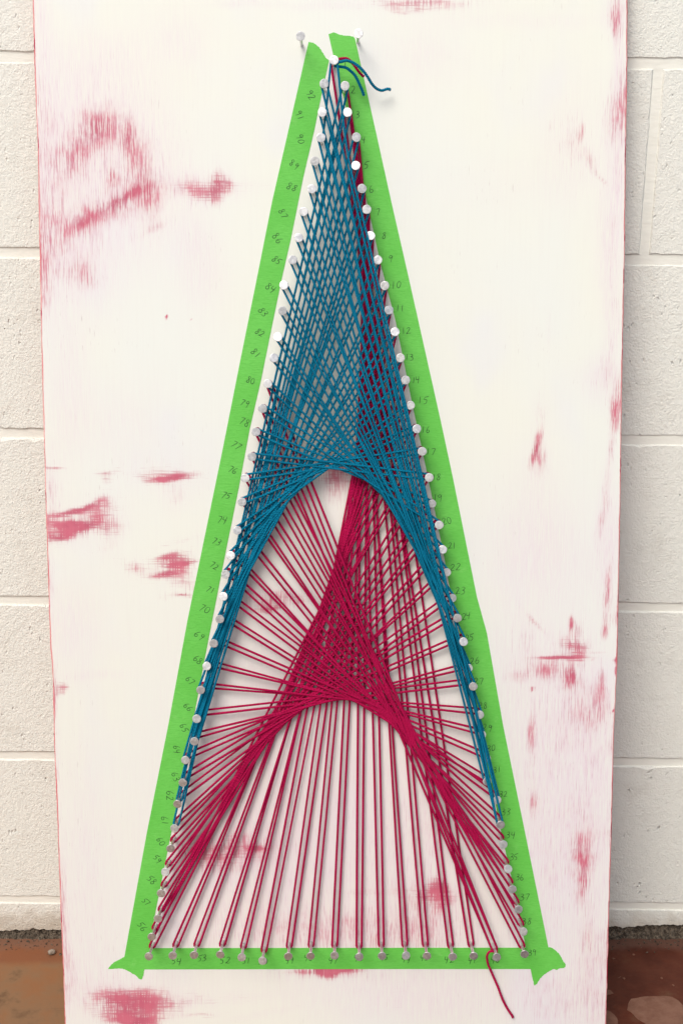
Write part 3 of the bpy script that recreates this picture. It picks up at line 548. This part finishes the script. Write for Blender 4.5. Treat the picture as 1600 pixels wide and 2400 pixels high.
# loose grit along the wall foot
rg = random.Random(8)
vs, fs = [], []
octa = [(1, 0, 0), (0, 1, 0), (-1, 0, 0), (0, -1, 0), (0, 0, 1), (0, 0, -1)]
of = [(0, 1, 4), (1, 2, 4), (2, 3, 4), (3, 0, 4), (1, 0, 5), (2, 1, 5), (3, 2, 5), (0, 3, 5)]
for _ in range(900):
    x = rg.uniform(-0.6, 0.6); y = -0.008 - abs(rg.gauss(0, 0.011)); s = rg.uniform(0.0003, 0.0013) * (1.6 if rg.random() < 0.06 else 1)
    m = Matrix.Rotation(rg.uniform(0, 6), 3, 'Z') @ Matrix.Rotation(rg.uniform(0, 1), 3, 'X')
    b0 = len(vs)
    for o3 in octa:
        p = m @ Vector(o3) * s
        vs.append((x + p.x * rg.uniform(.8, 1.4), y + p.y, fz(x) + s * .5 + p.z * .8))
    fs += [tuple(b0 + k for k in f3) for f3 in of]
tag(mesh_obj('grit', vs, fs, M_FOOT), 'loose dark grit lying along the foot of the wall', 'grit', kind='stuff')

# ---------------------------------------------------------------- the painted board
board = empty('painted_board'); board.matrix_world = BOARD_M
tag(board, 'tall cream board with worn crimson paint patches leaning against the block wall', 'board')
def interp(tab, b):
    t = sorted(tab, key=lambda p: p[1])
    if b <= t[0][1]: (a0, b0), (a1, b1) = t[0], t[3]
    elif b >= t[-1][1]: (a0, b0), (a1, b1) = t[-4], t[-1]
    else:
        for (a0, b0), (a1, b1) in zip(t[:-1], t[1:]):
            if b0 <= b <= b1: break
    return a0 + (a1 - a0) * (b - b0) / (b1 - b0)
THICK = 9.0
B_TOP = 597.0
def b_floor(a):                      # board millimetre height where the panel meets the floor
    p = BO + BA * (a * 1e-3) - BN * (THICK * 1e-3)
    return ((fz(p.x) + 0.0004) - p.z) / BB.z * 1e3
def side(b, s):
    e = interp(EDGE_LEFT if s < 0 else EDGE_RIGHT, b)
    return e + 0.35 * noise.noise(Vector((b * 0.05, s * 9, 0))) + 0.3 * noise.noise(Vector((b * 0.21, s * 5, 2)))
def chamf(b, s): return 1.35 + 0.55 * noise.noise(Vector((b * 0.035, s * 3, 7))) + 0.7 * max(0, noise.noise(Vector((b * 0.011, s * 2, 4))))
NA, NB = 210, 430
pv, pf, masks = [], [], []
def gauss(q): return math.exp(-q) if q < 6 else 0.0
WROT = [(a, b, ra, rb, math.cos(R(t)), math.sin(R(t)), w, hz, ho, max(ra, rb) * 2.0) for a, b, ra, rb, t, w, hz, ho in WEAR]
rows = []
for j in range(NB + 1):
    t = j / NB
    row = []
    for i in range(NA + 1):
        s = i / NA
        bl = b_floor(-290 + 580 * s)
        b = bl + (B_TOP - bl) * t
        lo, hi = side(b, -1) + chamf(b, -1), side(b, 1) - chamf(b, 1)
        a = lo + (hi - lo) * s
        row.append(len(pv)); pv.append((a * 1e-3, b * 1e-3, 0))
        wk = [1.0, 1.0]; hr = 0.0; hw = 1e-6
        jx = 5.0 * noise.noise(Vector((a * .035, b * .018, 1))); jy = 7.0 * noise.noise(Vector((a * .05, b * .02, 9)))
        for (ca, cb, ra, rb, cs, sn, w, hz, ho, rad) in WROT:
            dx, dy = a - ca, b - cb
            if abs(dx) > rad + 8 or abs(dy) > rad + 8: continue
            js = min(1.0, min(ra, rb) / 9.0); dx += jx * js; dy += jy * js
            u, v = (dx * cs + dy * sn) / ra, (-dx * sn + dy * cs) / rb
            q = (u * u + v * v)
            g = gauss(q * 0.8)
            if g < 0.01: continue
            wk[0] *= 1 - min(0.92, w * g * 0.92) if w < 1.15 else 1 - min(0.985, g * 1.3)
            wk[1] *= 1 - min(0.9, hz * gauss(q * 0.7))
            hr += ho * w * g; hw += w * g
        edge = min(a - lo, hi - a)
        en_ = max(0.0, noise.noise(Vector((b * .013, 3 + (a > 0) * 5, 2))) + 0.25)
        wk[0] *= 1 - 0.55 * en_ * math.exp(-edge / (3.5 + 6 * en_))
        masks.append((min(1.2, (1 - wk[0]) * 1.08), 1 - wk[1], min(1.0, hr / hw)))
    rows.append(row)
for j in range(NB):
    for i in range(NA):
        pf.append((rows[j][i], rows[j][i + 1], rows[j + 1][i + 1], rows[j + 1][i]))
panel = mesh_obj('panel', pv, pf, M_BOARD, board)
at = panel.data.attributes.new('wear_mask', 'FLOAT_COLOR', 'POINT')
flat = []
for w, hz, ho in masks: flat += [w, hz, ho, 1.0]
at.data.foreach_set('color', flat)
# the worn, rounded edge and back of the panel
ring_f = [rows[j][0] for j in range(NB + 1)] + rows[NB][1:] + [rows[j][NA] for j in range(NB - 1, -1, -1)] + rows[0][-2:0:-1]
ev, ef = [], []
for vi in ring_f:
    a, b = pv[vi][0] * 1e3, pv[vi][1] * 1e3
    s = -1 if vi in (rows[0][0],) or abs(a - (side(b, -1) + chamf(b, -1))) < 0.05 else (1 if abs(a - (side(b, 1) - chamf(b, 1))) < 0.05 else 0)
    oa = a + s * chamf(b, s) if s else a
    for (aa, h) in ((a, 0.0), (a + (oa - a) * .62, -.25), (oa, -1.3), (oa, -THICK)):
        ev.append((aa * 1e-3, b * 1e-3, h * 1e-3))
n = len(ring_f)
for i in range(n):
    j = (i + 1) % n
    for q in range(3): ef.append((i * 4 + q, i * 4 + q + 1, j * 4 + q + 1, j * 4 + q))
ef.append(tuple(i * 4 + 3 for i in range(n)))
mesh_obj('edge', ev, ef, M_EDGE, board, smooth=False)

# ---------------------------------------------------------------- green tape strips with handwritten numbers
def tape(label, pts, h):
    t = empty('tape_strip'); t.matrix_world = BOARD_M
    tag(t, label, 'tape', 'strips of green tape on the board')
    rg = random.Random(len(pts))
    ps = []
    n = len(pts)
    for i in range(n):
        (a0, b0), (a1, b1) = pts[i], pts[(i + 1) % n]
        L = math.hypot(a1 - a0, b1 - b0)
        ps.append((a0, b0))
        if L < 9:
            for f in (.25, .5, .75):
                ps.append((a0 + (a1 - a0) * f + rg.uniform(-.32, .32), b0 + (b1 - b0) * f + rg.uniform(-.32, .32)))
    m = len(ps)
    vs = [(a * 1e-3, b * 1e-3, h * 1e-3) for a, b in ps] + [(a * 1e-3, b * 1e-3, 0.00002) for a, b in ps]
    mesh_obj('tape', vs, [tuple(range(m))] + [(i, m + i, m + (i + 1) % m, (i + 1) % m) for i in range(m)], M_TAPE, t)
    return t
tapes = {'L': tape('long green tape strip sloping up the left side, numbered fifty six to ninety two', TAPE_LEFT, 0.34),
         'R': tape('long green tape strip sloping up the right side, numbered one to thirty nine', TAPE_RIGHT, 0.34),
         'B': tape('short horizontal green tape strip along the base, under the bottom row of nails', TAPE_BASE, 0.22)}
DIG = {'0': [[(.34, .96), (.12, .8), (.08, .4), (.2, .08), (.42, .06), (.56, .35), (.52, .75), (.34, .96)]],
       '1': [[(.3, 1.0), (.3, .5), (.28, .0)]],
       '2': [[(.06, .78), (.2, .97), (.42, .92), (.46, .7), (.28, .35), (.04, .04), (.14, .1), (.34, .06), (.64, .12)]],
       '3': [[(.08, .92), (.3, 1.0), (.46, .86), (.4, .64), (.18, .54), (.44, .46), (.54, .26), (.4, .04), (.1, .0)]],
       '4': [[(.1, .98), (.06, .55), (.3, .48), (.56, .56)], [(.5, 1.0), (.44, .4), (.36, -.12)]],
       '5': [[(.14, .9), (.1, .56), (.32, .56), (.46, .36), (.38, .1), (.06, .0)], [(.14, .9), (.4, .94), (.66, 1.04)]],
       '6': [[(.36, 1.0), (.14, .66), (.06, .28), (.2, .03), (.44, .06), (.52, .3), (.34, .46), (.1, .3)]],
       '7': [[(.04, .9), (.3, .96), (.54, .92), (.42, .5), (.26, -.06)]],
       '8': [[(.5, .86), (.28, 1.0), (.1, .8), (.3, .55), (.5, .3), (.36, .02), (.12, .08), (.12, .34), (.36, .6), (.5, .86)]],
       '9': [[(.5, .8), (.3, 1.0), (.1, .8), (.2, .58), (.44, .64), (.52, .88), (.5, .5), (.44, -.08)]]}
def smooth_poly(p, n=4):
    if len(p) < 3: return p
    out = []
    for i in range(len(p) - 1):
        p0, p1, p2, p3 = p[max(i - 1, 0)], p[i], p[i + 1], p[min(i + 2, len(p) - 1)]
        for s in range(n):
            t = s / n
            out.append(tuple(0.5 * (2 * p1[k] + (p2[k] - p0[k]) * t + (2 * p0[k] - 5 * p1[k] + 4 * p2[k] - p3[k]) * t * t + (3 * p1[k] - p0[k] - 3 * p2[k] + p3[k]) * t ** 3) for k in range(len(p1))))
    out.append(p[-1])
    return out
def write_number(tp, num, a, b, ang, h):
    rg = random.Random(num)
    size = 7.0 * rg.uniform(.9, 1.12)
    txt = str(num)
    adv = 0.74
    vs, fs = [], []
    ca, sa = math.cos(R(ang)), math.sin(R(ang))
    wd = 0.34
    for d, ch in enumerate(txt):
        ox = (d - (len(txt) - 1) / 2) * adv - 0.3 + rg.uniform(-.06, .06)
        oy = -0.5 + rg.uniform(-.08, .08)
        sl = 0.14 + rg.uniform(-.08, .08)
        for st in DIG[ch]:
            p = smooth_poly([(x + rg.uniform(-.035, .035), y + rg.uniform(-.035, .035)) for x, y in st], 5)
            q = []
            for x, y in p:
                X, Y = (ox + x + sl * y) * size, (oy + y) * size
                q.append((a + X * ca - Y * sa, b + X * sa + Y * ca))
            b0 = len(vs)
            for i, (x, y) in enumerate(q):
                x0, y0 = q[max(0, i - 1)]; x1, y1 = q[min(len(q) - 1, i + 1)]
                dx, dy = x1 - x0, y1 - y0; l = math.hypot(dx, dy) or 1
                w = wd * (0.55 + 0.45 * math.sin(math.pi * min(1, (i + .6) / len(q)))) 
                nx, ny = -dy / l * w, dx / l * w
                vs += [((x + nx) * 1e-3, (y + ny) * 1e-3, h * 1e-3), ((x - nx) * 1e-3, (y - ny) * 1e-3, h * 1e-3)]
            for i in range(len(q) - 1):
                k = b0 + i * 2
                fs.append((k, k + 1, k + 3, k + 2))
    mesh_obj('handwritten_number', vs, fs, M_INK, tp)
for tk, num, a, b, ang in NUMBERS:
    write_number(tapes[tk], num, a, b, ang, 0.46)

# ---------------------------------------------------------------- nails
def lathe(name, prof, seg, mat, wob=0.0, seed=0):
    vs, fs = [], []
    for r, z in prof:
        for k in range(seg):
            t = 2 * math.pi * k / seg
            rr = r * (1 + wob * noise.noise(Vector((math.cos(t) * 1.5 + seed * 3, math.sin(t) * 1.5, 0))))
            vs.append((rr * math.cos(t) * 1e-3, rr * math.sin(t) * 1e-3, z * 1e-3))
    for j in range(len(prof) - 1):
        for k in range(seg):
            q = (k + 1) % seg
            fs.append((j * seg + k, j * seg + q, (j + 1) * seg + q, (j + 1) * seg + k))
    fs.append(tuple(range(seg))[::-1])
    fs.append(tuple((len(prof) - 1) * seg + k for k in range(seg)))
    me = bpy.data.meshes.new(name)
    me.from_pydata(vs, [], fs)
    me.materials.append(mat)
    return me
heads = []
for s in range(5):
    me = lathe('nail_head', [(1.7, -1.5), (2.4, -1.0), (4.25, -0.75), (4.62, -0.55), (4.66, -0.15), (4.5, 0.02), (4.2, 0.08), (2.4, 0.1), (0.8, 0.1)], 22, M_NAIL, 0.07, s)
    for v in me.vertices:
        if v.co.z > 0: v.co.z += 0.00005 * noise.noise(Vector((v.co.x * 420, v.co.y * 420, s * 5)))
    heads.append(me)
shank = lathe('nail_shank', [(1.62, -1.0), (1.62, 36.0)], 12, M_NAIL)
rn = random.Random(21)
ONES = 'zero one two three four five six seven eight nine ten eleven twelve thirteen fourteen fifteen sixteen seventeen eighteen nineteen'.split()
TENS = '- - twenty thirty forty fifty sixty seventy eighty ninety'.split()
def words(n): return ONES[n] if n < 20 else TENS[n // 10] + ('' if n % 10 == 0 else ' ' + ONES[n % 10])
def nail(key, a, b, h, label, group='galvanised nails round the yarn triangle'):
    t = empty('nail'); t.matrix_world = BOARD_M @ Matrix.Translation((a * 1e-3, b * 1e-3, 0))
    tag(t, label, 'nail', group)
    o = bpy.data.objects.new('nail_head', heads[rn.randrange(5)])
    o.location = (0, 0, h * 1e-3); o.rotation_euler = (rn.uniform(-.12, .12), rn.uniform(-.12, .12), rn.uniform(0, 6.28))
    col.objects.link(o); o.parent = t
    o = bpy.data.objects.new('nail_shank', shank)
    o.scale = (1, 1, (h - 0.6) / 36.0)
    col.objects.link(o); o.parent = t
    return t
ORD = {50: 'lowest nail of the bottom tape row, hiding its number, next right of number fifty one', 49: 'bottom tape nail, second to the right of the handwritten fifty one',
       48: 'bottom tape nail, third to the right of the handwritten fifty one', 47: 'bottom tape nail, fourth to the right of the handwritten fifty one',
       46: 'middle nail of the bottom tape row, red yarn rising straight up', 45: 'bottom tape nail next right of the middle nail of that row',
       44: 'bottom tape nail, second to the right of the middle nail', 43: 'bottom tape nail, third to the right of the middle nail',
       42: 'bottom tape nail with a handwritten four showing at its left', 41: 'bottom tape nail just left of the nail with the hanging red yarn tail',
       40: 'bottom tape nail from which the loose red yarn tail hangs', 55: 'corner nail at the lower left, where the left and bottom tapes meet',
       1: 'topmost nail of the triangle, where loose teal and red yarn tails are tied'}
for k, (a, b, h) in NAILS.items():
    if k in ORD: lb = ORD[k]
    elif k < 40: lb = f'flat head nail beside the handwritten number {words(k)} on the right tape'
    elif k < 56: lb = f'bottom tape nail with handwritten number {words(k)} showing at its lower right'
    else: lb = f'flat head nail beside the handwritten number {words(k)} on the left tape'
    nail(k, a, b, h, lb)
nail(0, *STRAY[0], 'spare nail without yarn above the left tape, its bare shank showing', 'spare nails above the tapes')
nail(0, *STRAY[1], 'spare nail without yarn beside the torn top of the right tape', 'spare nails above the tapes')

# ---------------------------------------------------------------- yarn
def tube(name, pts, rad, mat, parent, seg=6):
    P = [Vector(p) for p in pts]
    n = len(P)
    vs, fs, uvs = [], [], []
    ln = [0.0]
    for i in range(1, n): ln.append(ln[-1] + (P[i] - P[i - 1]).length * 1e-3)
    for i in range(n):
        t = (P[min(i + 1, n - 1)] - P[max(i - 1, 0)])
        t.normalize()
        up = Vector((0, 0, 1))
        if abs(t.z) > .95: up = Vector((0, 1, 0))
        s = t.cross(up).normalized(); u = s.cross(t)
        r = rad if not isinstance(rad, list) else rad[i]
        for k in range(seg):
            q = 2 * math.pi * k / seg
            vs.append((P[i] + (s * math.cos(q) + u * math.sin(q)) * r) * 1e-3)
    for i in range(n - 1):
        for k in range(seg):
            q = (k + 1) % seg
            fs.append((i * seg + k, i * seg + q, (i + 1) * seg + q, (i + 1) * seg + k))
            uvs.append([(k / seg, ln[i]), ((k + 1) / seg, ln[i]), ((k + 1) / seg, ln[i + 1]), (k / seg, ln[i + 1])])
    for e, o in ((0, 1), (n - 1, -1)):
        fs.append(tuple(e * seg + k for k in range(seg))[::o]); uvs.append([(0, 0)] * seg)
    o = mesh_obj(name, vs, fs, mat, parent, True, uvs)
    return o
teal = empty('teal_yarn'); teal.matrix_world = BOARD_M
tag(teal, 'teal yarn strung in crossing double strands over the upper nails, above the red yarn', 'yarn')
red = empty('crimson_yarn'); red.matrix_world = BOARD_M
tag(red, 'crimson yarn strung in crossing double strands across the whole triangle, under the teal', 'yarn')
ry = random.Random(77)
def strand(parent, mat, i, j, h, sgn, rad=None, twist=False):
    (a0, b0, _), (a1, b1, _) = NAILS[i], NAILS[j]
    if rad is None: rad = (1.18 if mat is M_TEAL else 1.22) * ry.uniform(.94, 1.06)
    p, q = Vector((a0, b0, 0)), Vector((a1, b1, 0))
    d = (q - p).normalized(); nn = Vector((-d.y, d.x, 0))
    r = 2.9
    s2 = -sgn if twist else sgn
    h0 = min(h + ry.uniform(-1.1, 1.1), NAILS[i][2] - 2.6); h1 = min(h + ry.uniform(-1.1, 1.1), NAILS[j][2] - 2.6)
    pts = []
    for t in (-90, -45, 0): 
        w = p + (d * math.sin(R(t)) + nn * sgn * math.cos(R(t))) * r
        pts.append((w.x, w.y, h0))
    L = (q - p).length
    st, en_ = p + nn * sgn * r, q + nn * s2 * r
    bow = ry.gauss(0, .55)
    steps = max(6, int(L / 28))
    for k in range(1, steps):
        t = k / steps
        w = st.lerp(en_, t) + nn * bow * math.sin(math.pi * t) 
        w += nn * 0.1 * noise.noise(Vector((t * L * .03, h0 * 7, sgn)))
        pts.append((w.x, w.y, h0 + (h1 - h0) * t + 0.3 * noise.noise(Vector((t * L * .025, h0 * 3, 5 + sgn))) - 0.5 * math.sin(math.pi * t)))
    for t in (0, 45, 90):
        w = q + (d * math.sin(R(t)) + nn * s2 * math.cos(R(t))) * r
        pts.append((w.x, w.y, h1))
    tube('strand', pts, rad, mat, parent)
RED_LO, RED_HI, TEAL_LO, TEAL_HI = 4.5, 14.0, 18.0, 29.0
for i in range(41, 81):
    j = i - 39
    h = RED_LO + (RED_HI - RED_LO) * (i - 41) / 39
    tw = ry.random() < .3
    if i == 80: j = 40
    for s in ((-1, 1) if i != 41 else (-1,)): strand(red, M_RED, i, j, h + .3 * s, s, twist=tw)
strand(red, M_RED, 41, 1, 5.0, 1)
for k in range(32):
    i, j = 61 + k, 2 + k
    h = TEAL_LO + (TEAL_HI - TEAL_LO) * k / 31
    tw = ry.random() < .3
    for s in (-1, 1): strand(teal, M_TEAL, i, j, h + .3 * s, s, twist=tw)
def bent(parent, mat, pts, rad=1.13):
    q = smooth_poly(pts, 6)
    tube('strand', q, rad, mat, parent)
def inner(k, d, h):
    a, b, _ = NAILS[k]
    return (a + d, b, h)
# the first and last runs follow the rows of nails down from the topmost nail
a1, b1, _ = NAILS[1]
bent(teal, M_TEAL, [(a1 - 3, b1 + 1, 27), inner(92, 4.6, 27), inner(91, 3.4, 26), inner(90, 1.5, 25)])
bent(teal, M_TEAL, [(a1 + 3, b1 + 1, 30), inner(3, -5.2, 31), inner(5, -6.0, 31), inner(8, -4, 31.5), inner(12, -6.5, 31), inner(17, -6, 30), inner(22, -3.5, 29), inner(28, -4, 28), inner(33, -3, 28)])
# loose tails: three twisted plies each
def tail(parent, mat, pts, rad=1.25, label=None):
    q = [Vector(p) for p in smooth_poly(pts, 9)]
    # resample evenly so that the twist keeps its pitch
    out = [q[0]]; acc = 0
    for a, b in zip(q[:-1], q[1:]):
        L = (b - a).length
        pos = 0
        while acc + (L - pos) >= 0.8:
            pos += 0.8 - acc; acc = 0
            out.append(a.lerp(b, pos / L))
        acc += L - pos
    plies_v, plies_f, uvs = [], [], []
    n = len(out); seg = 7
    for ply in range(3):
        base = len(plies_v)
        for i, p in enumerate(out):
            t = (out[min(i + 1, n - 1)] - out[max(i - 1, 0)]).normalized()
            s = t.cross(Vector((0, 0, 1))).normalized(); u = s.cross(t)
            ph = 2 * math.pi * (i * 0.8 / 6.5 + ply / 3)
            fray = 1 + 0.5 * max(0, (i - n + 5) / 5)
            c = p + (s * math.cos(ph) + u * math.sin(ph)) * rad * 0.5 * fray
            r = rad * 0.62 * (1 - 0.35 * max(0, (i - n + 4) / 4))
            for k in range(seg):
                g = 2 * math.pi * k / seg
                plies_v.append((c + (s * math.cos(g) + u * math.sin(g)) * r) * 1e-3)
        for i in range(n - 1):
            for k in range(seg):
                z = (k + 1) % seg
                plies_f.append((base + i * seg + k, base + i * seg + z, base + (i + 1) * seg + z, base + (i + 1) * seg + k))
                uvs.append([(0, 0)] * 4)
        plies_f.append(tuple(base + (n - 1) * seg + k for k in range(seg))); uvs.append([(0, 0)] * seg)
    mesh_obj('loose_tail', plies_v, plies_f, mat, parent, True, uvs)
tail(teal, M_TEAL, TAILS['teal_a'], 1.45)
tail(teal, M_TEAL, TAILS['teal_b'], 1.45)
tail(red, M_RED, TAILS['red_a'], 1.35)
tail(red, M_RED, TAILS['red_b'], 1.35)
